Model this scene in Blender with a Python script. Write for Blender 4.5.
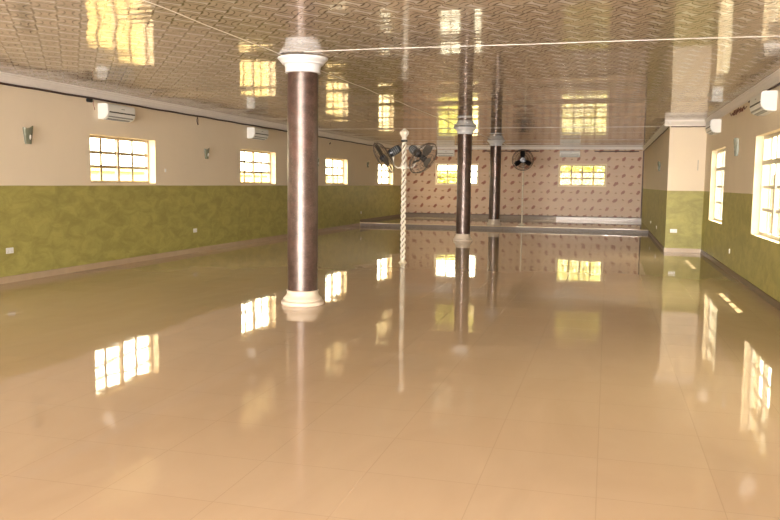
import bpy, bmesh, math, random
from mathutils import Vector, Matrix
PI = math.pi
random.seed(4)
S = bpy.context.scene
for o in list(bpy.data.objects): bpy.data.objects.remove(o)

# ------------------------------------------------------------ camera
F, YAW, PITCH, ROLL = 795.7, 0.26515, 0.09656, 0.01177
CAMZ = 1.62
fwd = Vector((-math.sin(YAW)*math.cos(PITCH), math.cos(YAW)*math.cos(PITCH), -math.sin(PITCH)))
r0 = Vector((math.cos(YAW), math.sin(YAW), 0)); u0 = r0.cross(fwd)
rt = math.cos(ROLL)*r0 + math.sin(ROLL)*u0; up = -math.sin(ROLL)*r0 + math.cos(ROLL)*u0
cd = bpy.data.cameras.new('camera'); cam = bpy.data.objects.new('camera', cd); S.collection.objects.link(cam)
M = Matrix.Identity(4)
for i in range(3): M[i][0] = rt[i]; M[i][1] = up[i]; M[i][2] = -fwd[i]
M[2][3] = CAMZ
cam.matrix_world = M
cd.sensor_width = 36; cd.lens = F/780*36; cd.clip_end = 400; cd.clip_start = .05
S.camera = cam

# ------------------------------------------------------------ world, sun, lamps, exposure
S.view_settings.view_transform = 'Standard'; S.view_settings.look = 'None'
S.view_settings.gamma = 1; S.view_settings.use_curve_mapping = False
S.view_settings.exposure = 1.17
w = bpy.data.worlds.new('hazy_sky'); S.world = w; w.use_nodes = True
bg = w.node_tree.nodes['Background']
bg.inputs[0].default_value = (1.0, .875, .65, 1); bg.inputs[1].default_value = 8.5

def lamp(name, kind, loc, energy, color, **k):
    d = bpy.data.lights.new(name, kind); d.energy = energy; d.color = color
    for a, v in k.items(): setattr(d, a, v)
    o = bpy.data.objects.new(name, d); o.location = loc; S.collection.objects.link(o); return o
def aim(o, d): o.rotation_euler = Vector(d).to_track_quat('-Z', 'Y').to_euler()

sun = lamp('sun', 'SUN', (20, 40, 40), 10.0, (1, .88, .66), angle=.01); aim(sun, (-.58, -.72, -1))
flash = lamp('camera_flash', 'AREA', (.05, -.1, 1.9), 60, (1, .93, .9), shape='RECTANGLE', size=.25, size_y=.12); aim(flash, (-.22, 1, -.0))
door_light = lamp('entrance_daylight', 'AREA', (-3.3, -9.7, 1.75), 150, (1, .93, .84), shape='RECTANGLE', size=9, size_y=2.6); aim(door_light, (0, 1, 0))

side_light = lamp('added_side_fill', 'AREA', (1.9, -5.2, 1.6), 760, (1, .93, .86), shape='RECTANGLE', size=6, size_y=2.4); aim(side_light, (-1, .9, .08))  # added fill lamp for the side walls; no side door exists here
hall_light = lamp('added_hall_fill', 'AREA', (-3.3, -9.6, .85), 190, (1, .92, .82), shape='RECTANGLE', size=8, size_y=1.2, spread=math.radians(50)); aim(hall_light, (0, 1, .0))  # added narrow fill lamp that brightens the far end of the hall

# ------------------------------------------------------------ dimensions (metres)
XL, XR, XP = -8.965, 2.256, 1.41
YB, YP, YS, YF = -10.0, 20.75, 28.62, 35.01
H, ZC, ZD, HS = 3.227, 3.075, 1.51, .13
TW = .25
COLX = -3.93

# ------------------------------------------------------------ helpers
def tag(o, label=None, cat=None, group=None, kind=None):
    if label: o['label'] = label
    if cat: o['category'] = cat
    if group: o['group'] = group
    if kind: o['kind'] = kind
    return o
def empty(name, loc, rz=0):
    o = bpy.data.objects.new(name, None); o.location = loc; o.rotation_euler = (0, 0, rz)
    o.empty_display_size = .1; S.collection.objects.link(o); return o
def obj(name, bm, mats, parent=None, smooth=False, kind=None, loc=None, rot=None):
    me = bpy.data.meshes.new(name); bmesh.ops.recalc_face_normals(bm, faces=bm.faces); bm.to_mesh(me); bm.free()
    for m in (mats if isinstance(mats, (list, tuple)) else [mats]): me.materials.append(m)
    if smooth:
        for p in me.polygons: p.use_smooth = True
        try: me.set_sharp_from_angle(angle=math.radians(smooth if smooth > 1 else 40))
        except Exception: pass
    o = bpy.data.objects.new(name, me); S.collection.objects.link(o)
    if parent: o.parent = parent
    if loc: o.location = loc
    if rot: o.rotation_euler = rot
    if kind: o['kind'] = kind
    return o
def box(bm, x0, x1, y0, y1, z0, z1, bev=0, mi=0):
    x0, x1 = min(x0, x1), max(x0, x1); y0, y1 = min(y0, y1), max(y0, y1); z0, z1 = min(z0, z1), max(z0, z1)
    vs = [bm.verts.new(p) for p in [(x0,y0,z0),(x1,y0,z0),(x1,y1,z0),(x0,y1,z0),(x0,y0,z1),(x1,y0,z1),(x1,y1,z1),(x0,y1,z1)]]
    fs = [bm.faces.new([vs[i] for i in f]) for f in [(3,2,1,0),(4,5,6,7),(0,1,5,4),(1,2,6,5),(2,3,7,6),(3,0,4,7)]]
    for f in fs: f.material_index = mi
    if bev:
        es = list({e for f in fs for e in f.edges})
        bmesh.ops.bevel(bm, geom=es, offset=bev, segments=2, affect='EDGES')
    return bm
def lathe(bm, prof, n=48, c=(0, 0), lobes=0, amp=0, cap=True):
    rings = []
    for r, z in prof:
        ring = []
        for i in range(n):
            t = 2*PI*i/n; rr = r*(1+amp*math.cos(lobes*t)) if lobes else r
            ring.append(bm.verts.new((c[0]+rr*math.cos(t), c[1]+rr*math.sin(t), z)))
        rings.append(ring)
    for a, b in zip(rings, rings[1:]):
        for i in range(n): bm.faces.new((a[i], a[(i+1) % n], b[(i+1) % n], b[i]))
    if cap:
        bm.faces.new(rings[0][::-1]); bm.faces.new(rings[-1])
    return bm
def tube(bm, pts, r, n=8, closed=False, cap=True):
    pts = [Vector(p) for p in pts]; N = len(pts); rings = []; prev = None
    for i, p in enumerate(pts):
        if closed: d = pts[(i+1) % N]-pts[i-1]
        else: d = pts[min(i+1, N-1)]-pts[max(i-1, 0)]
        d.normalize()
        if prev is None:
            a = Vector((0, 0, 1)) if abs(d.z) < .9 else Vector((1, 0, 0)); x = d.cross(a).normalized()
        else: x = (prev-d*prev.dot(d)).normalized()
        prev = x; y = d.cross(x); rr = r[i] if isinstance(r, (list, tuple)) else r
        rings.append([bm.verts.new(p+(x*math.cos(2*PI*k/n)+y*math.sin(2*PI*k/n))*rr) for k in range(n)])
    for i in range(N if closed else N-1):
        a, b = rings[i], rings[(i+1) % N]
        for k in range(n): bm.faces.new((a[k], a[(k+1) % n], b[(k+1) % n], b[k]))
    if cap and not closed:
        bm.faces.new(rings[0][::-1]); bm.faces.new(rings[-1])
    return bm
def extrude_profile(bm, prof, a, b, fn):
    """prof: closed list of (u,v); fn(u,v,t) -> point; swept from t=a to t=b"""
    A = [bm.verts.new(fn(u, v, a)) for u, v in prof]; B = [bm.verts.new(fn(u, v, b)) for u, v in prof]
    n = len(prof)
    for i in range(n): bm.faces.new((A[i], A[(i+1) % n], B[(i+1) % n], B[i]))
    bm.faces.new(A[::-1]); bm.faces.new(B); return bm
def copy_tree(o, parent=None):
    c = o.copy(); S.collection.objects.link(c)
    if parent: c.parent = parent
    for ch in list(o.children): copy_tree(ch, c)
    return c

# ------------------------------------------------------------ materials
class NT:
    def __init__(s, name):
        s.m = bpy.data.materials.new(name); s.m.use_nodes = True; s.t = s.m.node_tree
        s.b = s.t.nodes['Principled BSDF']; s.out = s.t.nodes['Material Output']
    def n(s, typ, **k):
        x = s.t.nodes.new(typ)
        for a, v in k.items(): setattr(x, a, v)
        return x
    def put(s, sock, v):
        if v is None: return
        if isinstance(v, bpy.types.NodeSocket): s.t.links.new(v, sock)
        else: sock.default_value = v
    def ma(s, op, a, b=None, c=None, clamp=False):
        x = s.n('ShaderNodeMath', operation=op, use_clamp=clamp)
        for i, v in enumerate((a, b, c)): s.put(x.inputs[i], v)
        return x.outputs[0]
    def pos(s):
        g = s.n('ShaderNodeNewGeometry'); x = s.n('ShaderNodeSeparateXYZ'); s.t.links.new(g.outputs['Position'], x.inputs[0])
        return g.outputs['Position'], x.outputs[0], x.outputs[1], x.outputs[2]
    def objc(s):
        return s.n('ShaderNodeTexCoord').outputs['Object']
    def noise(s, vec, scale, detail=3, rough=.5, dist=0, mapscale=None):
        if mapscale:
            mp = s.n('ShaderNodeMapping'); s.put(mp.inputs[0], vec); mp.inputs['Scale'].default_value = mapscale; vec = mp.outputs[0]
        x = s.n('ShaderNodeTexNoise'); s.put(x.inputs['Vector'], vec); x.inputs['Scale'].default_value = scale
        x.inputs['Detail'].default_value = detail; x.inputs['Roughness'].default_value = rough; x.inputs['Distortion'].default_value = dist
        return x.outputs[0]
    def mix(s, f, a, b):
        x = s.n('ShaderNodeMix', data_type='RGBA'); s.put(x.inputs[0], f)
        s.put(x.inputs[6], a if isinstance(a, bpy.types.NodeSocket) else (*a, 1)); s.put(x.inputs[7], b if isinstance(b, bpy.types.NodeSocket) else (*b, 1))
        return x.outputs[2]
    def ramp(s, v, a, b):
        x = s.n('ShaderNodeMapRange', interpolation_type='SMOOTHSTEP'); s.put(x.inputs[0], v); x.inputs[1].default_value = a; x.inputs[2].default_value = b
        return x.outputs[0]
    def bump(s, h, dist, strength=1.0, nrm=None):
        x = s.n('ShaderNodeBump'); x.inputs['Distance'].default_value = dist; x.inputs['Strength'].default_value = strength
        s.put(x.inputs['Height'], h)
        if nrm: s.put(x.inputs['Normal'], nrm)
        return x.outputs[0]
    def fin(s, col=None, rough=None, nrm=None, metal=None, spec=None, coat=None):
        B = s.b.inputs
        if col is not None: s.put(B['Base Color'], col if isinstance(col, bpy.types.NodeSocket) else (*col, 1))
        if rough is not None: s.put(B['Roughness'], rough)
        if nrm is not None: s.put(B['Normal'], nrm)
        if metal is not None: B['Metallic'].default_value = metal
        if spec is not None: B['Specular IOR Level'].default_value = spec
        if coat is not None: B['Coat Weight'].default_value = coat
        return s.m
def simple(name, col, rough=.5, metal=0, spec=.5, var=.08, scale=12):
    t = NT(name); n = t.noise(t.objc(), scale, 4)
    c2 = tuple(max(0, c*(1-var*2)) for c in col); c1 = tuple(min(1, c*(1+var*.6)) for c in col)
    return t.fin(t.mix(n, c2, c1), rough, t.bump(n, .0008), metal, spec)

# floor: 63 cm glossy beige porcelain tiles
t = NT('beige_polished_tile'); P, x, y, z = t.pos(); TS = .625
def edge(t, v, per, off=0.0):
    f = t.ma('FRACT', t.ma('ADD', t.ma('DIVIDE', v, per), 100+off)); return t.ma('MINIMUM', f, t.ma('SUBTRACT', 1.0, f))
e = t.ma('MULTIPLY', t.ma('MINIMUM', edge(t, x, TS), edge(t, y, TS, .35)), TS)
grout = t.ramp(e, .003, .0015)
cid = t.n('ShaderNodeCombineXYZ'); t.put(cid.inputs[0], t.ma('FLOOR', t.ma('DIVIDE', x, TS))); t.put(cid.inputs[1], t.ma('FLOOR', t.ma('ADD', t.ma('DIVIDE', y, TS), .35)))
wn = t.n('ShaderNodeTexWhiteNoise'); t.put(wn.inputs[0], cid.outputs[0])
vein = t.noise(P, 1.6, 6, .6, 1.2, (1, .35, 1)); fine = t.noise(P, 40, 3)
c = t.mix(vein, (.46, .345, .235), (.55, .425, .30)); c = t.mix(t.ma('MULTIPLY', wn.outputs[0], .10), c, (.48, .32, .19))
c = t.mix(t.ma('MULTIPLY', grout, .22), c, (.24, .16, .10))
wav = t.noise(P, .9, 2, .4); tilt = t.n('ShaderNodeVectorMath', operation='SCALE')
h = t.ma('ADD', t.ma('MULTIPLY', wav, .9), t.ma('MULTIPLY', t.noise(P, 5.0, 2, .4), .10))
nb = t.bump(h, .004); nb = t.bump(t.ma('MULTIPLY', grout, -1.0), .0008, .6, nb)
M_floor = t.fin(c, t.ma('ADD', .02, t.ma('MULTIPLY', t.noise(P, 2.2, 4, .6), .03)), nb, 0, .3)

# wall paint: cream above, olive dado below
def wall_mat(name, cream, olive):
    t = NT(name); P, x, y, z = t.pos()
    wob = t.ma('MULTIPLY', t.ma('SUBTRACT', t.noise(P, 1.5, 2), .5), .012)
    m = t.ramp(t.ma('ADD', z, wob), ZD-.004, ZD+.004)
    st = t.noise(P, 3.0, 6, .65, .8, (1, .8, 1.6)); st2 = t.noise(P, 9, 4, .6, 1.5)
    o1 = t.mix(t.ramp(st, .3, .72), tuple(v*.82 for v in olive), tuple(v*1.18 for v in olive))
    o1 = t.mix(t.ma('MULTIPLY', t.ramp(st2, .55, .8), .25), o1, tuple(v*1.55 for v in olive))
    c1 = t.mix(t.noise(P, 1.1, 5, .6), tuple(v*.93 for v in cream), tuple(min(1, v*1.04) for v in cream))
    rough = t.ma('ADD', .48, t.ma('MULTIPLY', m, .25))
    return t.fin(t.mix(m, o1, c1), rough, t.bump(t.ma('ADD', st, t.ma('MULTIPLY', st2, .5)), .003, .7), 0, .35)
M_wall = wall_mat('cream_and_olive_wall_paint', (.82, .715, .58), (.38, .345, .11))
M_reveal = simple('cream_reveal_paint', (.80, .68, .50), .55, var=.03)
M_skirt = simple('pale_tile_skirting', (.50, .38, .27), .18, var=.08, scale=5)
M_skirt_dark = simple('brown_tile_skirting', (.17, .11, .06), .4, var=.1, scale=5)
M_white = simple('white_gloss_paint', (.80, .78, .76), .35, var=.03)
M_crown = simple('white_plaster_moulding', (.84, .80, .79), .5, var=.04)
M_capital = simple('white_plaster_capital', (.72, .73, .78), .45, var=.03)
M_base = simple('cream_painted_plinth', (.62, .52, .43), .45, var=.06)
M_plastic = simple('white_plastic', (.78, .79, .80), .3, var=.02)
M_slot = simple('dark_slot', (.02, .02, .022), .5)
M_grey = simple('grey_plastic', (.33, .34, .35), .4)
M_cable = simple('dark_red_cable', (.050, .016, .012), .5)
M_redwire = simple('red_wire', (.35, .06, .03), .5)
M_redbrown = simple('dark_red_wire', (.17, .04, .025), .5)
M_frame = simple('cream_window_frame', (.55, .44, .32), .45, var=.03)
M_alu = simple('aluminium_window_frame', (.62, .58, .50), .35, .3)
M_grille = simple('painted_window_bar', (.42, .33, .22), .5)
M_black = simple('black_metal', (.02, .02, .024), .35, .6)
M_motor = simple('dark_grey_enamel', (.045, .05, .06), .22, .3)
M_wire = simple('dark_wire_guard', (.17, .14, .12), .4, .5)
M_blade = simple('dark_fan_blade', (.13, .12, .11), .6, 0, .2)
M_ivory = simple('ivory_enamel', (.74, .66, .52), .35, var=.08)
M_rope = simple('white_enamel_twist', (.80, .75, .66), .35, var=.05)
M_core = simple('core_gap_shade', (.16, .10, .06), .5)  # dark brown paints the shade in the gaps between the strands
M_brown = simple('dark_brown_trim', (.07, .03, .02), .5)

t = NT('skirting_painted_sheen'); n = t.noise(t.pos()[0], 3, 4); M_skirt_sheen = t.fin(t.mix(n, (.22, .19, .18), (.34, .31, .30)), .3, t.bump(n, .004), .1, .25)  # silver tone paints the reflection on this stretch of skirting
t = NT('stage_riser_tile'); P, x, y, z = t.pos(); e = t.ma('MULTIPLY', edge(t, x, .6), .6); g = t.ramp(e, .006, .003)
n = t.noise(P, 3, 4); M_riser = t.fin(t.mix(g, t.mix(n, (.13, .10, .085), (.20, .16, .135)), (.1, .07, .05)), .35, t.bump(n, .002), 0, .2)

# column shaft: speckled brown metallic paint
t = NT('speckled_brown_metallic_paint'); P = t.objc()
n1 = t.noise(P, 9, 5, .65); n2 = t.noise(P, 130, 2, .6); n3 = t.noise(P, 2.5, 4, .6, 1)
c = t.mix(t.ramp(n1, .3, .7), (.042, .022, .017), (.10, .058, .050)); c = t.mix(t.ma('MULTIPLY', t.ramp(n2, .55, .72), .5), c, (.34, .25, .23))
c = t.mix(t.ma('MULTIPLY', t.ramp(n3, .5, .7), .35), c, (.13, .045, .035))
M_shaft = t.fin(c, t.ma('ADD', .25, t.ma('MULTIPLY', n2, .18)), t.bump(n2, .002, .8), .3, .8)

# ceiling: printed PVC strips
t = NT('printed_pvc_ceiling'); P, x, y, z = t.pos()
PX, PY = .27, .36
xs = t.ma('ADD', t.ma('DIVIDE', x, PX), t.ma('MULTIPLY', t.ma('SINE', t.ma('MULTIPLY', y, 2*PI/PY)), .13)); ys = t.ma('ADD', t.ma('DIVIDE', y, PY), t.ma('MULTIPLY', t.ma('SINE', t.ma('MULTIPLY', x, 2*PI/PX)), .13))
def star(ox, oy):
    u = t.ma('ABSOLUTE', t.ma('SUBTRACT', t.ma('FRACT', t.ma('ADD', xs, 100+ox)), .5))
    v = t.ma('ABSOLUTE', t.ma('SUBTRACT', t.ma('FRACT', t.ma('ADD', ys, 100+oy)), .5))
    d0 = t.ma('ADD', t.ma('POWER', u, .55), t.ma('POWER', v, .55)); d = t.ma('ABSOLUTE', t.ma('SUBTRACT', d0, .66))
    wd = t.ma('ADD', .06, t.ma('MULTIPLY', u, .34))
    return t.ma('SUBTRACT', 1.0, t.ma('DIVIDE', d, wd), None, True), d0
s1, d1 = star(0, 0); s2, d2 = star(.5, .5)
nn = t.noise(P, 7, 4, .6)
ln = t.ma('MULTIPLY', t.ma('MAXIMUM', s1, s2), t.ramp(t.noise(P, 11, 2), .30, .50))
base = t.mix(t.noise(P, 2.0, 3), (.50, .43, .36), (.60, .52, .44)); base = t.mix(t.ma('MULTIPLY', t.ramp(d1, .60, .50), .55), base, (.80, .77, .80)); base = t.mix(t.ma('MULTIPLY', t.ramp(d2, .60, .50), .35), base, (.46, .37, .30))
col = t.mix(t.ma('MULTIPLY', ln, 1.0), base, (.075, .04, .022))
js = edge(t, y, .2); joint = t.ramp(js, .03, .012)
col = t.mix(t.ma('MULTIPLY', joint, .22), col, (.22, .16, .12))
wv = t.ma('SINE', t.ma('MULTIPLY', y, 2*PI/.2)); fr = t.noise(P, 1.0, 3, .5, 0, (.25, 3.2, 1))
nb = t.bump(t.ma('ADD', t.ma('MULTIPLY', wv, .10), fr), .0028)
nb = t.bump(t.ma('MULTIPLY', joint, -1.0), .0006, .6, nb)
M_ceil = t.fin(col, .07, nb, 0, .45)

# patterned end wall covering
t = NT('floral_panel_wall_covering'); P, x, y, z = t.pos()
def motif(px, pz, ox, oz, rad, ang):
    ui = t.ma('ADD', t.ma('DIVIDE', x, px), 100+ox); vi = t.ma('ADD', t.ma('DIVIDE', z, pz), 100+oz)
    u = t.ma('MULTIPLY', t.ma('SUBTRACT', t.ma('FRACT', ui), .5), px); v = t.ma('MULTIPLY', t.ma('SUBTRACT', t.ma('FRACT', vi), .5), pz)
    ca, sa = math.cos(ang), math.sin(ang)
    a = t.ma('ADD', t.ma('MULTIPLY', u, ca), t.ma('MULTIPLY', v, sa)); b = t.ma('SUBTRACT', t.ma('MULTIPLY', v, ca), t.ma('MULTIPLY', u, sa))
    r = t.ma('SQRT', t.ma('ADD', t.ma('POWER', t.ma('DIVIDE', a, rad), 2.0), t.ma('POWER', t.ma('DIVIDE', b, rad*.55), 2.0)))
    r = t.ma('ADD', r, t.ma('MULTIPLY', t.ma('SUBTRACT', t.noise(P, 14, 3), .5), 1.5))
    return t.ramp(r, 1.1, .7)
m1 = motif(.62, .70, 0, .1, .125, .6); m2 = motif(.62, .70, .5, .6, .115, .9); m3 = motif(.62, .70, .48, .05, .06, -.5); m4 = motif(.62, .70, .96, .64, .06, .1)
mm = t.ma('MAXIMUM', m1, m2); ms = t.ma('MAXIMUM', m3, m4)
lines = t.ramp(t.ma('MULTIPLY', edge(t, z, .35), .35), .012, .004)
b0 = t.mix(t.noise(P, 1.3, 4, .6, 0, (.4, 1, 3)), (.50, .34, .23), (.60, .43, .31)); b0 = t.mix(t.ma('MULTIPLY', lines, .5), b0, (.62, .48, .40))
c = t.mix(t.ma('MULTIPLY', mm, .9), b0, (.22, .06, .03)); c = t.mix(t.ma('MULTIPLY', ms, .75), c, (.26, .13, .06))
M_paper = t.fin(c, .35, t.bump(t.noise(P, 2, 3), .006), 0, .25)

# window glass: mostly clear sheet with a faint mirror
t = NT('clear_window_glass'); tr = t.n('ShaderNodeBsdfTransparent'); tr.inputs[0].default_value = (.96, .98, .94, 1)
gl = t.n('ShaderNodeBsdfGlossy'); gl.inputs['Roughness'].default_value = .02; fr_ = t.n('ShaderNodeLayerWeight'); ff = t.ma('ADD', .03, t.ma('MULTIPLY', t.ma('POWER', fr_.outputs['Facing'], 5.0), .6))
mx = t.n('ShaderNodeMixShader'); t.t.links.new(ff, mx.inputs[0]); t.t.links.new(tr.outputs[0], mx.inputs[1]); t.t.links.new(gl.outputs[0], mx.inputs[2])
t.t.links.new(mx.outputs[0], t.out.inputs[0]); M_glass = t.m
t = NT('frosted_green_grey_glass'); n = t.noise(t.objc(), 14, 4); M_shade = t.fin(t.mix(n, (.10, .11, .075), (.22, .23, .17)), .25, t.bump(n, .01)); M_shade.node_tree.nodes['Principled BSDF'].inputs['Transmission Weight'].default_value = .15
t = NT('pale_blue_grey_glass'); n = t.noise(t.objc(), 14, 4); M_shade2 = t.fin(t.mix(n, (.16, .18, .15), (.36, .39, .35)), .2, t.bump(n, .01))
M_ground = simple('sandy_ground', (.46, .37, .22), .9, var=.2, scale=.6)
M_outwall = simple('yellow_compound_wall', (.50, .38, .20), .8, var=.1, scale=1)
M_neigh = simple('ochre_rendered_house', (.10, .065, .028), .8, var=.15, scale=1)
M_neigh2 = simple('pale_house_trim', (.16, .11, .055), .7)
M_roof = simple('roof_sheet', (.25, .2, .16), .6)
t = NT('sunlit_leaf'); oi = t.n('ShaderNodeObjectInfo'); n = t.noise(t.pos()[0], 1.7, 3)
M_leaf = t.fin(t.mix(n, (.36, .38, .10), (.66, .64, .24)), .5)
tl = t.n('ShaderNodeBsdfTranslucent'); tl.inputs[0].default_value = (.62, .60, .20, 1); ms_ = t.n('ShaderNodeMixShader'); ms_.inputs[0].default_value = .5
t.t.links.new(t.b.outputs[0], ms_.inputs[1]); t.t.links.new(tl.outputs[0], ms_.inputs[2]); t.t.links.new(ms_.outputs[0], t.out.inputs[0]); M_leaf.node_tree.nodes['Principled BSDF'].inputs['Transmission Weight'].default_value = 0
M_bark = simple('bark', (.12, .08, .05), .9)

# ------------------------------------------------------------ the shell
bm = bmesh.new(); box(bm, XL-TW, XR+TW, YB-TW, YF+TW, -.12, 0); obj('floor', bm, M_floor, kind='structure')

def wall(name, axis, at, sgn, a0, a1, z1, openings, mat, z0=0.0):
    """slab normal to axis ('x' or 'y'); inner face at `at`, thickness TW towards sgn; rectangular holes"""
    bm = bmesh.new()
    As = sorted({a0, a1, *[o[0] for o in openings], *[o[1] for o in openings]})
    Zs = sorted({z0, z1, *[o[2] for o in openings], *[o[3] for o in openings]})
    hole = lambda a, z: any(o[0] < a < o[1] and o[2] < z < o[3] for o in openings)
    inside = lambda a, z: a0 < a < a1 and z0 < z < z1
    solid = lambda a, z: inside(a, z) and not hole(a, z)
    P = (lambda a, d, z: (at+sgn*d, a, z)) if axis == 'x' else (lambda a, d, z: (a, at+sgn*d, z))
    cache = {}
    def V(a, d, z):
        k = (round(a, 4), d, round(z, 4))
        if k not in cache: cache[k] = bm.verts.new(P(*k))
        return cache[k]
    for i in range(len(As)-1):
        for j in range(len(Zs)-1):
            a, b, c, d = As[i], As[i+1], Zs[j], Zs[j+1]; am, zm = (a+b)/2, (c+d)/2
            if not solid(am, zm): continue
            for q in (0, TW): bm.faces.new((V(a, q, c), V(b, q, c), V(b, q, d), V(a, q, d)))
            for (da, dz, e) in ((-1, 0, ((a, c), (a, d))), (1, 0, ((b, c), (b, d))), (0, -1, ((a, c), (b, c))), (0, 1, ((a, d), (b, d)))):
                na = am if da == 0 else (a-.001 if da < 0 else b+.001); nz = zm if dz == 0 else (c-.001 if dz < 0 else d+.001)
                if not solid(na, nz):
                    f = bm.faces.new((V(e[0][0], 0, e[0][1]), V(e[1][0], 0, e[1][1]), V(e[1][0], TW, e[1][1]), V(e[0][0], TW, e[0][1])))
                    f.material_index = 1 if hole(na, nz) else 0
    return obj(name, bm, [mat, M_reveal], kind='structure')
ZT = 3.40
LW = [(-5.8, -3.6), (.3, 2.5), (6.3, 8.5), (12.45, 14.58), (18.52, 20.72), (24.85, 27.10), (31.0, 33.35)]
RW = [(-5.4, -3.2), (5.6, 7.8), (11.72, 13.93), (17.36, 19.55)]
ZL0, ZL1, ZR0, ZR1 = 1.555, 2.425, .865, 2.43
FW = [(-7.41, -5.56), (-2.03, -.12)]; ZF0, ZF1 = 1.60, 2.48
wall('wall_left', 'x', XL, -1, YB, YF, ZT, [(a, b, ZL0, ZL1) for a, b in LW], M_wall)
wall('wall_right', 'x', XR, 1, YB, YP, ZT, [(a, b, ZR0, ZR1) for a, b in RW], M_wall)
bm = bmesh.new(); box(bm, XP, XR+TW, YP, YF, 0, ZT); obj('wall_right_recess', bm, M_wall, kind='structure')
wall('wall_far', 'y', YF, 1, XL, XR+TW, ZT, [(a, b, ZF0, ZF1) for a, b in FW], M_paper)
wall('wall_back', 'y', YB, -1, XL, XR, ZT, [(-7.5, 1.0, 0, 2.9)], M_wall)

# ceiling: gently sagging strips
bm = bmesh.new(); rnd = random.Random(2); ph = [rnd.uniform(0, 6.28) for _ in range(8)]
def sag(x, y):
    return .55*(.0062*math.sin(2*PI*y/2.1+ph[0]+.25*math.sin(x*.5)) + .004*math.sin(2*PI*y/1.27+ph[1]+.15*x) + .005*math.sin(2*PI*y/3.7+ph[2]+.2*x)
            + .003*math.sin(2*PI*x/2.9+ph[3]) + .002*math.sin(2*PI*x/1.3+ph[4]+y*.4))
nx, ny = 36, 300; gr = []
for j in range(ny+1):
    yy = YB+(YF-YB)*j/ny; row = []
    for i in range(nx+1):
        xx = XL+(XR-XL)*i/nx; row.append(bm.verts.new((xx, yy, H+sag(xx, yy))))
    gr.append(row)
for j in range(ny):
    for i in range(nx): bm.faces.new((gr[j][i], gr[j+1][i], gr[j+1][i+1], gr[j][i+1]))
obj('ceiling', bm, M_ceil, smooth=80, kind='structure')
bm = bmesh.new(); box(bm, XL-TW-.55, XR+TW+.88, YB-1, YF+TW+.6, ZT, ZT+.12); box(bm, XR+TW+.80, XR+TW+.88, YB-1, YF+TW+.6, 3.02, ZT)
obj('roof', bm, M_roof, kind='structure')

# mouldings, skirtings
CP = [(0, 0), (.014, 0), (.018, .03), (.034, .055), (.048, .075), (.058, .105), (.068, .113), (.068, .135), (.075, .14), (.075, .17), (0, .17)]
def crown(name, fn, a, b): bm = bmesh.new(); extrude_profile(bm, CP, a, b, fn); return obj(name, bm, M_crown, kind='structure')
crown('trim_1', lambda u, v, t: (XL+u, t, ZC+v), YB, YF)
crown('trim_2', lambda u, v, t: (XR-u, t, ZC+v), YB, YP)
crown('trim_3', lambda u, v, t: (t, YP-u*1.8, ZC+v), XP-.13, XR)
crown('trim_4', lambda u, v, t: (XP-u, t, ZC+v), YP-.14, YF)
crown('trim_5', lambda u, v, t: (t, YF-u*.6, ZC+.05+v*.7), XL, XP)
bm = bmesh.new(); box(bm, XL+.0, XL+.014, YB, YS, 0, .105, 0); obj('baseboard_left', bm, M_skirt, kind='structure')
bm = bmesh.new(); box(bm, XL, XL+.014, YS, YF, HS, HS+.10); obj('baseboard_stage_left', bm, M_skirt_dark, kind='structure')
bm = bmesh.new(); box(bm, XR-.014, XR, YB, YP-.014, 0, .10); obj('baseboard_right', bm, M_skirt_dark, kind='structure')
bm = bmesh.new(); box(bm, XP-.014, XR-.014, YP-.014, YP, 0, .10); obj('baseboard_pier', bm, M_skirt, kind='structure')
bm = bmesh.new(); box(bm, XP-.014, XP, YP, YS, 0, .10); obj('baseboard_recess', bm, M_skirt_dark, kind='structure')
bm = bmesh.new(); box(bm, XL+.014, -2.1, YF-.016, YF, HS, HS+.13); obj('baseboard_far', bm, M_skirt_dark, kind='structure')
bm = bmesh.new(); box(bm, -2.1, XP, YF-.02, YF, HS, HS+.13); obj('baseboard_far_right', bm, M_skirt_sheen, kind='structure')  # same skirting continued, with its reflected sheen put into the colour
bm = bmesh.new(); box(bm, XL+.014, XP, YF-.026, YF, HS+.13, HS+.165); box(bm, XP-.05, XP, YF-.03, YF, HS+.165, ZC); obj('trim_6', bm, M_brown, kind='structure')
# stage with tiled top and riser
bm = bmesh.new(); box(bm, XL, XP, YS, YF, 0, HS-.03, mi=1); box(bm, XL, XP, YS-.02, YF, HS-.03, HS, mi=0)
obj('floor_stage', bm, [M_floor, M_riser], kind='structure')
# ceiling joint strips
def strip(name, pts_fn, n, wdt, along):
    bm = bmesh.new(); L = []
    for i in range(n+1):
        p = pts_fn(i/n); q = Vector(p); s = Vector((wdt/2, 0, 0)) if along == 'y' else Vector((0, wdt/2, 0))
        z = H+sag(q.x, q.y)-.004
        L.append([bm.verts.new((q-s)[:2]+(z,)), bm.verts.new((q+s)[:2]+(z,)), bm.verts.new((q+s)[:2]+(z+.02,)), bm.verts.new((q-s)[:2]+(z+.02,))])
    for a, b in zip(L, L[1:]):
        for k in range(4): bm.faces.new((a[k], a[(k+1) % 4], b[(k+1) % 4], b[k]))
    bm.faces.new(L[0]); bm.faces.new(L[-1][::-1])
    return obj(name, bm, M_white, kind='structure')
strip('trim_7', lambda s: (COLX-.14+.22*s*0, YB+(YF-YB)*s, 0), 200, .016, 'y')
strip('trim_8', lambda s: (-3.7+(XR-.14+3.7)*s, 9.44, 0), 60, .03, 'x')
strip('trim_9', lambda s: (XL+.14+(XR-XL-.28)*s, 23.1, 0), 60, .014, 'x')

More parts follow.
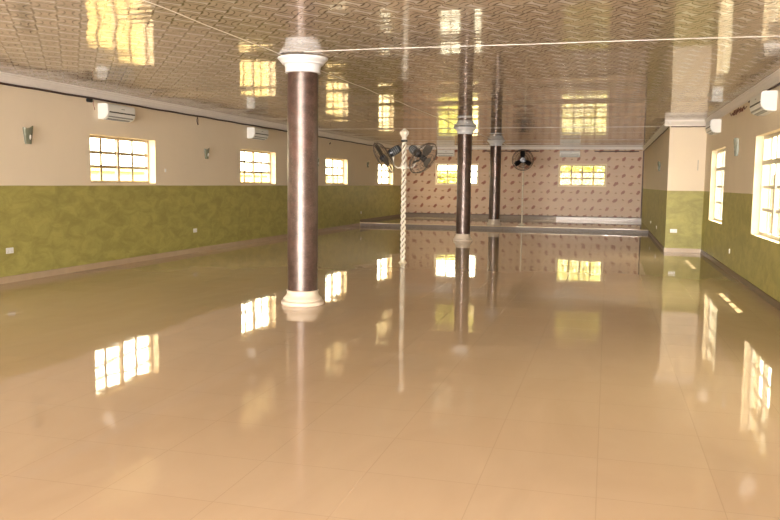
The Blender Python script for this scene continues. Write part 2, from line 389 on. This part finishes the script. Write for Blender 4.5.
# ------------------------------------------------------------ windows
wi = 0
def window(name, axis, at, sgn, a0, a1, z0, z1, setb, cols, rows, transom, mframe, mbar, bar=.012, fr=.045):
    """frame set `setb` back from the inner wall face; sashes each with a bar grid"""
    P = (lambda bm, a, b, d0, d1, c, e, **k: box(bm, at+sgn*d0, at+sgn*d1, a, b, c, e, **k)) if axis == 'x' else (lambda bm, a, b, d0, d1, c, e, **k: box(bm, a, b, at+sgn*d0, at+sgn*d1, c, e, **k))
    d0, d1 = setb, setb+.055
    bm = bmesh.new()
    P(bm, a0, a0+fr, d0, d1, z0, z1); P(bm, a1-fr, a1, d0, d1, z0, z1); P(bm, a0+fr, a1-fr, d0, d1, z0, z0+fr); P(bm, a0+fr, a1-fr, d0, d1, z1-fr, z1)
    root = obj(name, bm, mframe, kind='structure')
    am = (a0+a1)/2
    if cols[0] != 'single':
        bm = bmesh.new(); P(bm, am-.035, am+.035, d0-.008, d1, z0+fr, z1-fr); obj('mullion', bm, mframe, root)
    zz1 = z1-fr
    if transom:
        zt = z1-(z1-z0)*transom
        bm = bmesh.new(); P(bm, a0+fr, a1-fr, d0-.012, d1, zt-.035, zt+.035); obj('transom', bm, mframe, root)
        zz1 = zt-.03
    bm = bmesh.new(); n = cols[1]
    for k in range(1, n):
        a = a0+fr+(a1-a0-2*fr)*k/n
        if cols[0] != 'single' and k*2 == n: continue
        P(bm, a-bar/2, a+bar/2, d0+.02, d0+.035, z0+fr, z1-fr)
    for k in range(1, rows):
        zc = z0+fr+(zz1-z0-fr)*k/rows; P(bm, a0+fr, a1-fr, d0+.017, d0+.03, zc-bar/2, zc+bar/2)
    obj('grille', bm, mbar, root)
    bm = bmesh.new(); P(bm, a0+fr, a1-fr, d0+.04, d0+.044, z0+fr, z1-fr); obj('pane', bm, M_glass, root)
    # daylight portal in the opening
    dp = bpy.data.lights.new('window_portal', 'AREA'); dp.shape = 'RECTANGLE'; dp.size = a1-a0; dp.size_y = z1-z0; dp.cycles.is_portal = True
    lo = bpy.data.objects.new('window_portal', dp); S.collection.objects.link(lo); off = sgn*(TW+.02)
    lo.location = (at+off, am, (z0+z1)/2) if axis == 'x' else (am, at+off, (z0+z1)/2)
    aim(lo, (-sgn, 0, 0) if axis == 'x' else (0, -sgn, 0))
    return root
for a, b in LW: wi += 1; window('window_%d' % wi, 'x', XL, -1, a, b, ZL0, ZL1, .15, ('pair', 4), 3, 0, M_frame, M_grille, bar=.055)
for a, b in RW: wi += 1; window('window_%d' % wi, 'x', XR, 1, a, b, ZR0, ZR1, .115, ('pair', 4), 3, .27, M_alu, M_alu, bar=.05, fr=.05)
for a, b in FW: wi += 1; window('window_%d' % wi, 'y', YF, 1, a, b, ZF0, ZF1, .10, ('single', 4), 3, 0, M_frame, M_grille, bar=.06)
# raised cream surrounds on the end wall
for a, b in FW:
    bm = bmesh.new(); q = .05
    box(bm, a-q, a, YF-.012, YF+.02, ZF0-q, ZF1+q); box(bm, b, b+q, YF-.012, YF+.02, ZF0-q, ZF1+q); box(bm, a, b, YF-.012, YF+.02, ZF0-q, ZF0); box(bm, a, b, YF-.012, YF+.02, ZF1, ZF1+q)
    obj('trim_%d' % (10 if a < -5 else 11), bm, M_reveal, kind='structure')

# ------------------------------------------------------------ columns
def column(y, x, z0, label, rb=.285):
    r = empty('round_column', (x, y, z0)); tag(r, label, 'column', 'speckled brown columns down the hall')
    top = H-z0-.012
    bm = bmesh.new(); lathe(bm, [(rb-.01, 0), (rb, .012), (rb, .045), (rb-.014, .058), (rb-.036, .062), (rb-.036, .068), (rb-.026, .078), (rb-.03, .09), (rb-.052, .108), (.216, .13), (.209, .15), (.208, .178), (.216, .184), (.216, .192), (.205, .197)], 64)
    obj('plinth', bm, M_base, r, smooth=35)
    bm = bmesh.new(); lathe(bm, [(.198, .192), (.20, .5), (.20, top-.5), (.199, top-.196)], 64); obj('shaft', bm, M_shaft, r, smooth=35)
    bm = bmesh.new(); lathe(bm, [(.205, top-.20), (.228, top-.197), (.232, top-.188), (.226, top-.178), (.230, top-.12), (.24, top-.10), (.268, top-.085), (.272, top-.07), (.288, top-.058), (.305, top-.035), (.318, top-.028), (.325, top-.018), (.325, top-.004), (.32, top)], 64)
    obj('capital', bm, M_capital, r, smooth=35)
    return r
column(9.82, -3.865, 0, 'large brown speckled column in the foreground, nearest and tallest in view')
column(22.53, -3.96, 0, 'middle brown column standing on the hall floor just before the stage', .28)
column(29.5, -4.03, HS, 'farthest and thinnest looking brown column, standing on the low stage', .26)

# ------------------------------------------------------------ air conditioners
def ac_body(L):
    # local: +X out of wall, Y along wall, z up; profile in (x,z)
    prof = [(0, 0), (.10, 0), (.165, .025), (.205, .075), (.215, .12), (.215, .235), (.20, .268), (.165, .28), (0, .28)]
    bm = bmesh.new(); extrude_profile(bm, prof, -L/2, L/2, lambda u, v, t: (u, t, v))
    bmesh.ops.bevel(bm, geom=[e for e in bm.edges if abs(abs(e.verts[0].co.y)-L/2) < 1e-4 and abs(abs(e.verts[1].co.y)-L/2) < 1e-4 and e.verts[0].co.y*e.verts[1].co.y > 0], offset=.012, segments=2, affect='EDGES')
    return bm
def air_con(loc, rz, label, L=.88, slot=1):
    r = empty('air_conditioner', loc, rz); tag(r, label, 'air conditioner', 'split air conditioner units high on the walls')
    obj('casing', ac_body(L), M_plastic, r, smooth=30)
    bm = bmesh.new(); box(bm, .2135, .219, -L/2+.05, L/2-.03, .118, .140); obj('air_slot', bm, M_slot, r)
    bm = bmesh.new()
    for dx in (0, .03): box(bm, .105+dx, .125+dx, -L/2+.09, L/2-.09, -.004+dx*.35, .012+dx*.35)
    box(bm, .185, .20, -L/2+.06, L/2-.06, .035, .06)
    obj('louvre', bm, M_grey, r)
    bm = bmesh.new(); box(bm, .214, .2175, -L*.02, L*.10, .195, .208); obj('badge', bm, M_grey, r)
    return r
# on the left wall local +X is world +X: near end is at -Y
air_con((XL, 13.125, 2.715), 0, 'white air conditioner above the nearest window of the left wall')
air_con((XL, 19.33, 2.715), 0, 'white air conditioner above the left wall window just left of the foreground column')
air_con((XR, 12.86, 2.70), PI, 'white air conditioner at the right edge of the photo above the nearest right window', .93)
air_con((XR, 18.62, 2.76), PI, 'white air conditioner beside the corner pier at the far end of the right wall', .88)
air_con((-6.99, YF, 2.82), -PI/2, 'white air conditioner on the floral end wall above the window behind the middle column', .78)
air_con((-1.61, YF, 2.80), -PI/2, 'white air conditioner on the floral end wall above its yellow-green right window', .84)

# ------------------------------------------------------------ wall sconces
def sconce(loc, rz, label, mat, h=.26, wd=.2):
    r = empty('wall_sconce', loc, rz); tag(r, label, 'wall light', 'glass wall sconces')
    bm = bmesh.new(); box(bm, 0, .012, -.045, .045, h*.2, h*.8, .003); obj('backplate', bm, M_grey, r)
    bm = bmesh.new(); N = 14; rings = []
    for th in (0, .006):
        for (z, s) in ((0, .62), (h*.5, .82), (h*.8, .95), (h, 1.0)):
            ring = []
            for i in range(N+1):
                a = -PI/2+PI*i/N; rr = (wd/2*s)*(1+.03*math.cos(6*a))-th
                dz = .02*math.sin(a*1.0)*(z/h) + (.012*math.sin(a*3) if z == h else 0)
                ring.append(bm.verts.new((.012+.62*rr*math.cos(a), rr*math.sin(a), z+dz)))
            rings.append(ring)
    for k in list(range(3))+[4, 5, 6]:
        a, b = rings[k], rings[k+1]
        for i in range(N): bm.faces.new((a[i], a[i+1], b[i+1], b[i]))
    for k in (0, 3):
        a, b = rings[k], rings[k+4]
        for i in range(N): bm.faces.new((a[i], a[i+1], b[i+1], b[i]))
    for i in (0, N):
        for k in range(3): bm.faces.new((rings[k][i], rings[k+1][i], rings[k+5][i], rings[k+4][i]))
    obj('glass_shade', bm, mat, r, smooth=50)
    bm = bmesh.new(); lathe(bm, [(.018, h*.25), (.028, h*.35), (.03, h*.5), (.02, h*.6), (.006, h*.65)], 16, (.045, 0)); obj('bulb', bm, M_white, r, smooth=50)
    return r
sconce((XL, 10.84, 2.17), 0, 'grey-green glass wall sconce nearest the left edge of the photo', M_shade, .27, .22)
sconce((XL, 16.72, 2.12), 0, 'small grey-green glass sconce on the left wall between its first and second windows', M_shade, .24)
sconce((XL, 24.0, 2.12), 0, 'grey-green sconce on the left wall right beside the foreground column', M_shade, .24)
sconce((XL, 29.5, 2.20), 0, 'brownish sconce on the left wall between the third and fourth windows', M_shade, .22, .2)
sconce((XR, 15.7, 2.18), PI, 'pale blue-grey glass sconce on the right wall between the two right windows', M_shade2, .30, .24)
sconce((XP, 23.9, 2.04), PI, 'dark little sconce on the side face beyond the corner pier', M_shade, .25, .2)

# ------------------------------------------------------------ sockets and switches
def socket(loc, rz, label, wd=.15, h=.09, name='wall_socket', cat='socket'):
    r = empty(name, loc, rz); tag(r, label, cat)
    bm = bmesh.new(); box(bm, 0, .01, -wd/2, wd/2, 0, h, .003); obj('face_plate', bm, M_plastic, r)
    n = 2 if wd > .1 else 1
    for k in range(n):
        bm = bmesh.new(); c = (k-(n-1)/2)*wd/2; box(bm, .0098, .014, c-.012, c+.012, h*.55, h*.8, .0015); obj('rocker', bm, M_white, r)
        if name == 'wall_socket':
            bm = bmesh.new()
            for dy, dz in ((0, .45), (-.012, .25), (.012, .25)): box(bm, .0098, .0105, c+dy-.003, c+dy+.003, h*dz-.004, h*dz+.004)
            obj('pin_hole', bm, M_slot, r)
    return r
socket((XL, 10.37, .455), 0, 'white double socket low on the olive wall at the left edge', .16)
socket((XL, 16.17, .455), 0, 'white double socket low on the olive left wall midway to the foreground column', .16)
socket((XL, 28.75, HS+.32), 0, 'white socket low on the left wall where the stage begins', .09)
socket((XL, 14.95, 1.79), 0, 'small white switch just right of the nearest left window', .05, .07, 'light_switch', 'switch')
socket((XR, 16.1, .37), PI, 'small white socket low on the right wall between its two windows', .08)
socket((1.60, YP, .48), -PI/2, 'white double socket on the olive face of the corner pier', .16)
socket((XP, 24.4, .38), PI, 'small socket low on the side face beyond the corner pier', .08)
socket((XP, 27.6, .38), PI, 'small socket low on the recessed side wall close to the stage', .08)

# ------------------------------------------------------------ cables
def cable(name, pts, r, mat, label, cat='cable', group=None):
    bm = bmesh.new(); tube(bm, pts, r, 6); return tag(obj(name, bm, mat, smooth=60), label, cat, group)
def wob(i, a=.006): return a*math.sin(i*1.7)+a*.6*math.sin(i*.63+1)
cable('electrical_cable', [(XL+.024, YB+.5+(YF-YB-1)*i/120, ZC-.016+wob(i, .004)) for i in range(121)], .019, M_cable, 'long dark red cable running under the moulding of the left wall')
cable('electrical_cable', [(XP+.02+(XR-XP-.05)*i/12, YP-.018, ZC-.014+wob(i, .003)) for i in range(13)], .013, M_cable, 'short dark cable along the top of the corner pier face')
cable('electrical_cable', [(XP-.018, YP+.1+(YF-YP-.3)*i/40, ZC-.016+wob(i, .005)) for i in range(41)], .014, M_cable, 'dark cable under the moulding of the side wall beyond the pier')
cable('electrical_cable', [(-5.3+2.4*i/30, YF-.02, ZC-.02+wob(i, .004)) for i in range(31)], .024, M_cable, 'dark cable at the top of the end wall behind the far column')
cable('electrical_cable', [(-.6+1.8*i/20, YF-.02, ZC-.03+wob(i, .006)) for i in range(21)], .024, M_cable, 'dark cable at the top right of the floral end wall')
cable('electrical_cable', [(XR-.018, 4+(14.7-4)*i/50, ZC-.03+wob(i, .006)) for i in range(51)], .014, M_cable, 'dark cable under the right wall moulding passing behind the nearest unit')
def loose(cx, cy, cz, dx, dy, n, L, label, mat=M_cable, r=.007):
    rr = random.Random(int(cy*10)); bm = bmesh.new()
    for k in range(n):
        p = Vector((cx, cy, cz)); pts = [p.copy()]; d = Vector((dx*rr.uniform(.2, 1), dy*rr.uniform(-1, 1), -rr.uniform(.3, 1)))
        for i in range(8):
            d += Vector((dx*.1, dy*rr.uniform(-.5, .5), rr.uniform(-.35, .35))); p = p+d.normalized()*L/8
            if dx and (p.x-cx)*dx < .0: p.x = cx
            pts.append(p.copy())
        tube(bm, pts, r, 6)
    return tag(obj('loose_wire', bm, mat, smooth=60), label, 'wire')
loose(XL+.02, 12.55, 3.03, .3, .6, 1, .22, 'thin red wire end hanging beside the nearest left air conditioner', M_redwire, .005)
loose(XL+.02, 16.3, 3.04, .3, .8, 2, .2, 'dark wire ends hanging from the left wall cable before the second unit')
loose(XL+.02, 25.2, 2.93, .3, 1.2, 1, .45, 'dark wire end on the left wall above the third window', r=.012)
bm = bmesh.new(); rr = random.Random(9)
for k in range(6):
    y0 = 14.8+k*.2; pts = [(XR-.03-.015*(k % 3), y0+i*.11, 2.985+rr.uniform(-.045, .05)) for i in range(8)]
    tube(bm, pts, .0065, 6)
tag(obj('loose_wire', bm, M_redbrown, smooth=60), 'tangle of red wires under the right wall moulding between its two air conditioners', 'wire')
loose(2.09, YP-.02, 2.26, 0, 0, 1, .25, 'thin wire end on the cream face of the corner pier', M_grey, .007)
loose(-5.05, YF-.03, 3.0, .6, 0, 1, .3, 'curled black wire end on the end wall between middle and far columns', M_black, .014)
bm = bmesh.new(); box(bm, XL, XL+.06, 12.36, 12.48, 2.985, 3.05, .008); tag(obj('junction_box', bm, M_slot), 'small black junction box on the left wall cable before the first unit', 'junction box')

# ------------------------------------------------------------ fans
def fan_head(root, R=.35):
    """local frame: axis +Y points out of the front of the fan; hub at origin"""
    def ringpts(r, y, n=40): return [(r*math.cos(2*PI*i/n), y, r*math.sin(2*PI*i/n)) for i in range(n)]
    for side, nm in ((1, 'front_guard'), (-1, 'rear_guard')):
        bm = bmesh.new()
        prof = [(.09, .12), (.17, .115), (.25, .095), (.32, .05), (R, 0)] if side > 0 else [(.09, -.13), (.17, -.125), (.25, -.105), (.32, -.055), (R, 0)]
        for r, y in prof: tube(bm, ringpts(r, y), .004 if r < R else .010, 5, closed=True)
        for k in range(32):
            a = 2*PI*k/32; tube(bm, [(r*math.cos(a+.25*(1-r/R)), y, r*math.sin(a+.25*(1-r/R))) for r, y in prof], .0028, 4)
        obj(nm, bm, M_wire, root, smooth=60)
    bm = bmesh.new(); lathe(bm, [(.0, .125), (.085, .122), (.09, .115), (.085, .108), (0, .105)], 24, cap=False)
    bmesh.ops.rotate(bm, verts=bm.verts, cent=(0, 0, 0), matrix=Matrix.Rotation(-PI/2, 3, 'X')); obj('badge_disc', bm, M_blade, root, smooth=40)
    bm = bmesh.new(); lathe(bm, [(.03, -.06), (.06, -.05), (.06, .05), (.035, .075)], 24); bmesh.ops.rotate(bm, verts=bm.verts, cent=(0, 0, 0), matrix=Matrix.Rotation(-PI/2, 3, 'X'))
    obj('hub', bm, M_motor, root, smooth=40)
    for k in range(3):
        bm = bmesh.new(); a0 = 2*PI*k/3+.5; rows = []
        for i in range(9):
            f = i/8; r = .055+(R-.05-.055)*f; wd = .045+.055*math.sin(min(1, f*1.15)*PI*.62); tw = .65-.35*f; row = []
            for j in range(7):
                c = (j/6-.5)*2*wd; row.append(Vector((r, c*math.sin(tw)+.02*math.cos((j/6-.5)*PI)-.01, c*math.cos(tw)*(1-.25*f*f))))
            rows.append(row)
        R3 = Matrix.Rotation(a0, 3, 'Y'); V = [[bm.verts.new(R3 @ p) for p in row] for row in rows]
        for a, b in zip(V, V[1:]):
            for j in range(6): bm.faces.new((a[j], a[j+1], b[j+1], b[j]))
        bmesh.ops.solidify(bm, geom=bm.faces[:], thickness=.004); obj('blade', bm, M_blade, root, smooth=50)
    bm = bmesh.new(); lathe(bm, [(.03, -.40), (.06, -.39), (.078, -.36), (.085, -.31), (.085, -.22), (.082, -.17), (.075, -.135), (.05, -.11)], 28)
    bmesh.ops.rotate(bm, verts=bm.verts, cent=(0, 0, 0), matrix=Matrix.Rotation(-PI/2, 3, 'X')); mo = obj('motor', bm, M_motor, root, smooth=40)
    bm = bmesh.new()
    for yy in (-.33, -.29, -.25, -.21): tube(bm, [(.087*math.cos(2*PI*i/28), yy, .087*math.sin(2*PI*i/28)) for i in range(28)], .006, 5, closed=True)
    obj('cooling_fin', bm, M_grey, mo, smooth=60)

PXp, PYp = -3.98, 15.64
pole = empty('ornamental_pole', (PXp, PYp, 0)); tag(pole, 'thin white barley-twist pole with finial carrying two dark fans', 'pole')
for k in range(2):
    bm = bmesh.new(); pts = []
    for i in range(331):
        z = .06+2.40*i/330; a = 2*PI*z/.235+PI*k; pts.append((.03*math.cos(a), .03*math.sin(a), z))
    tube(bm, pts, .0265, 8); obj('twist_strand', bm, M_rope, pole, smooth=60)
bm = bmesh.new(); lathe(bm, [(.02, .04), (.02, 2.45)], 12); obj('core_rod', bm, M_core, pole, smooth=40)
bm = bmesh.new(); lathe(bm, [(.085, 0), (.088, .012), (.075, .02), (.06, .03), (.055, .05), (.045, .07), (.03, .075)], 28); obj('foot', bm, M_ivory, pole, smooth=35)
bm = bmesh.new(); lathe(bm, [(.05, 2.44), (.066, 2.45), (.066, 2.475), (.05, 2.485)], 28); obj('collar', bm, M_black, pole, smooth=35)
bm = bmesh.new(); lathe(bm, [(.045, 2.485), (.05, 2.50), (.04, 2.53), (.06, 2.56), (.082, 2.60), (.085, 2.635), (.07, 2.66), (.05, 2.675), (.035, 2.685), (.03, 2.70), (.012, 2.715)], 40, lobes=8, amp=.12); obj('finial', bm, M_rope, pole, smooth=50)
def arm(sg, ex, ez):
    bm = bmesh.new(); z0 = 1.95
    pts = [(0, 0, z0)]+[(sg*.04, 0, z0-.005), (sg*(ex*.55), 0, z0-.03), (sg*ex*.85, 0, z0+.01), (sg*ex*.98, 0, z0+.06), (sg*ex, 0, ez)]
    # smooth
    P = []
    for i in range(len(pts)-1):
        for s in range(4): P.append(Vector(pts[i]).lerp(Vector(pts[i+1]), s/4))
    P.append(Vector(pts[-1])); tube(bm, P, .016, 8); lathe(bm, [(.022, ez-.02), (.022, ez+.03)], 12, (sg*ex, 0))
    obj('arm', bm, M_rope, pole, smooth=60)
arm(-1, .22, 2.12); arm(1, .24, 2.12)
bm = bmesh.new(); lathe(bm, [(.062, 1.90), (.066, 1.91), (.066, 1.98), (.062, 1.99)], 24); obj('arm_clamp', bm, M_rope, pole, smooth=35)

def fan_obj(hub, axis, label):
    r = empty('industrial_fan', hub); tag(r, label, 'fan', 'dark caged fans')
    ax = Vector(axis).normalized(); zz = Vector((0, 0, 1)); xx = ax.cross(zz).normalized(); zz = xx.cross(ax)
    Mx = Matrix((xx, ax, zz)).transposed(); r.rotation_euler = Mx.to_euler()
    fan_head(r); return r, Mx
def fan_on_arm(mount, axis, label):
    ax = Vector(axis).normalized(); hub = Vector(mount)+ax*.24+Vector((0, 0, .12))
    r, Mx = fan_obj(hub, axis, label)
    bm = bmesh.new(); Mi = Mx.transposed()
    L = lambda p: Mi @ (Vector(p)-hub)
    m = Vector(mount); tube(bm, [L(m), L(m+Vector((0, 0, .05))), L(m+Vector((0, 0, .12)))], .018, 8); obj('bracket', bm, M_motor, r, smooth=60)
    return r
fan_on_arm((PXp+.24, PYp, 2.13), (.80, -.38, -.60), 'dark caged fan on the right arm of the white twist pole')
fan_on_arm((PXp-.22, PYp, 2.13), (-.78, -.30, -.52), 'dark caged fan on the left arm of the white twist pole')
# far fan on its own thin pole
fp = empty('pedestal_fan', (-3.05, 29.92, HS)); tag(fp, 'dark round caged fan facing forward on a thin pale pole on the stage', 'fan', 'dark caged fans')
hd = empty('fan_head', (0, -.26, 2.385)); hd.parent = fp; hd.scale = (1.1, 1.1, 1.1); hd.rotation_euler = (0, .06, PI+.12)
fan_head(hd)
for ch in hd.children:
    ch.data.materials[0] = M_black
bm = bmesh.new(); tube(bm, [(0, 0, .02), (-.005, 0, 1.2), (0, 0, 2.30)], .024, 10); obj('pole', bm, M_ivory, fp, smooth=60)
bm = bmesh.new(); lathe(bm, [(.13, 0), (.13, .02), (.05, .035), (.035, .08)], 24); obj('base', bm, M_ivory, fp, smooth=35)
for k in range(9):
    bm = bmesh.new(); tube(bm, [(.028*math.cos(a*2*PI/12), .028*math.sin(a*2*PI/12), .25+k*.24) for a in range(12)], .006, 5, closed=True)
    obj('pole_ring', bm, M_grey, fp, smooth=60)

# ------------------------------------------------------------ outside
bm = bmesh.new(); box(bm, -60, 50, -40, 90, -.5, -.16); obj('ground_outside', bm, M_ground, kind='structure')
bm = bmesh.new(); box(bm, -13.6, -13.4, -12, 42, -.2, 1.85); box(bm, -13.65, -13.35, -12, 42, 1.85, 1.93)
tag(obj('compound_wall', bm, M_outwall), 'low yellow boundary wall outside the left windows', 'wall')
hb = empty('boundary_wall', (4.5, 0, -.16)); tag(hb, 'ochre boundary wall with pillars outside the right windows', 'wall')
bm = bmesh.new(); box(bm, 0, .15, -8, 60, 0, 2.05); obj('wall_panel', bm, M_neigh, hb)
bm = bmesh.new(); box(bm, -.06, .21, -8, 60, 2.05, 2.15); obj('coping', bm, M_neigh2, hb)
for k in range(24):
    yy = -7+2.7*k; bm = bmesh.new(); box(bm, -.12, .0, yy, yy+.3, 0, 2.6, .01); box(bm, -.16, .04, yy-.04, yy+.34, 2.6, 2.68); obj('pillar', bm, M_neigh2, hb)
# shrubs behind the end wall
def shrub(x, y, h, wd, label, seed):
    rr = random.Random(seed); r = empty('leafy_shrub', (x, y, -.17)); tag(r, label, 'shrub', 'sunlit shrubs behind the end wall')
    bm = bmesh.new()
    for k in range(7):
        a = rr.uniform(0, 6.28); d = rr.uniform(.2, .8)*wd*.5; tube(bm, [(0, 0, 0), (d*.4*math.cos(a), d*.4*math.sin(a), h*.4), (d*math.cos(a), d*math.sin(a), h*.85)], [.05, .035, .012], 6)
    obj('stem', bm, M_bark, r)
    bm = bmesh.new()
    for k in range(5200):
        a = rr.uniform(0, 6.28); q = rr.uniform(0, 1)**.5; zz = rr.uniform(.08, 1); wf = math.sin(min(1, zz*1.1)*PI*.9)**.5*.5*wd+.1
        c = Vector((q*wf*math.cos(a), q*wf*math.sin(a), zz*h)); s = rr.uniform(.07, .13)
        d1 = Vector((rr.gauss(0, 1), rr.gauss(0, 1), rr.gauss(0, .6))).normalized(); d2 = d1.cross(Vector((rr.gauss(0, 1), rr.gauss(0, 1), rr.gauss(0, 1)))).normalized()
        v = [bm.verts.new(c+d1*s*1.5), bm.verts.new(c+d2*s*.6), bm.verts.new(c-d1*s*1.5), bm.verts.new(c-d2*s*.6)]; bm.faces.new(v)
    obj('foliage', bm, M_leaf, r); return r
shrub(-1.2, 38.2, 4.4, 3.2, 'yellow-green shrub seen through the right window of the end wall', 1)
shrub(2.4, 38.6, 4.0, 3.2, 'shrub behind the end wall to the right of its right window', 2)
shrub(-8.0, 39.0, 2.35, 3.4, 'lower shrub behind the left window of the end wall', 3)
shrub(-4.7, 38.6, 2.9, 2.8, 'shrub behind the end wall between its two windows', 4)
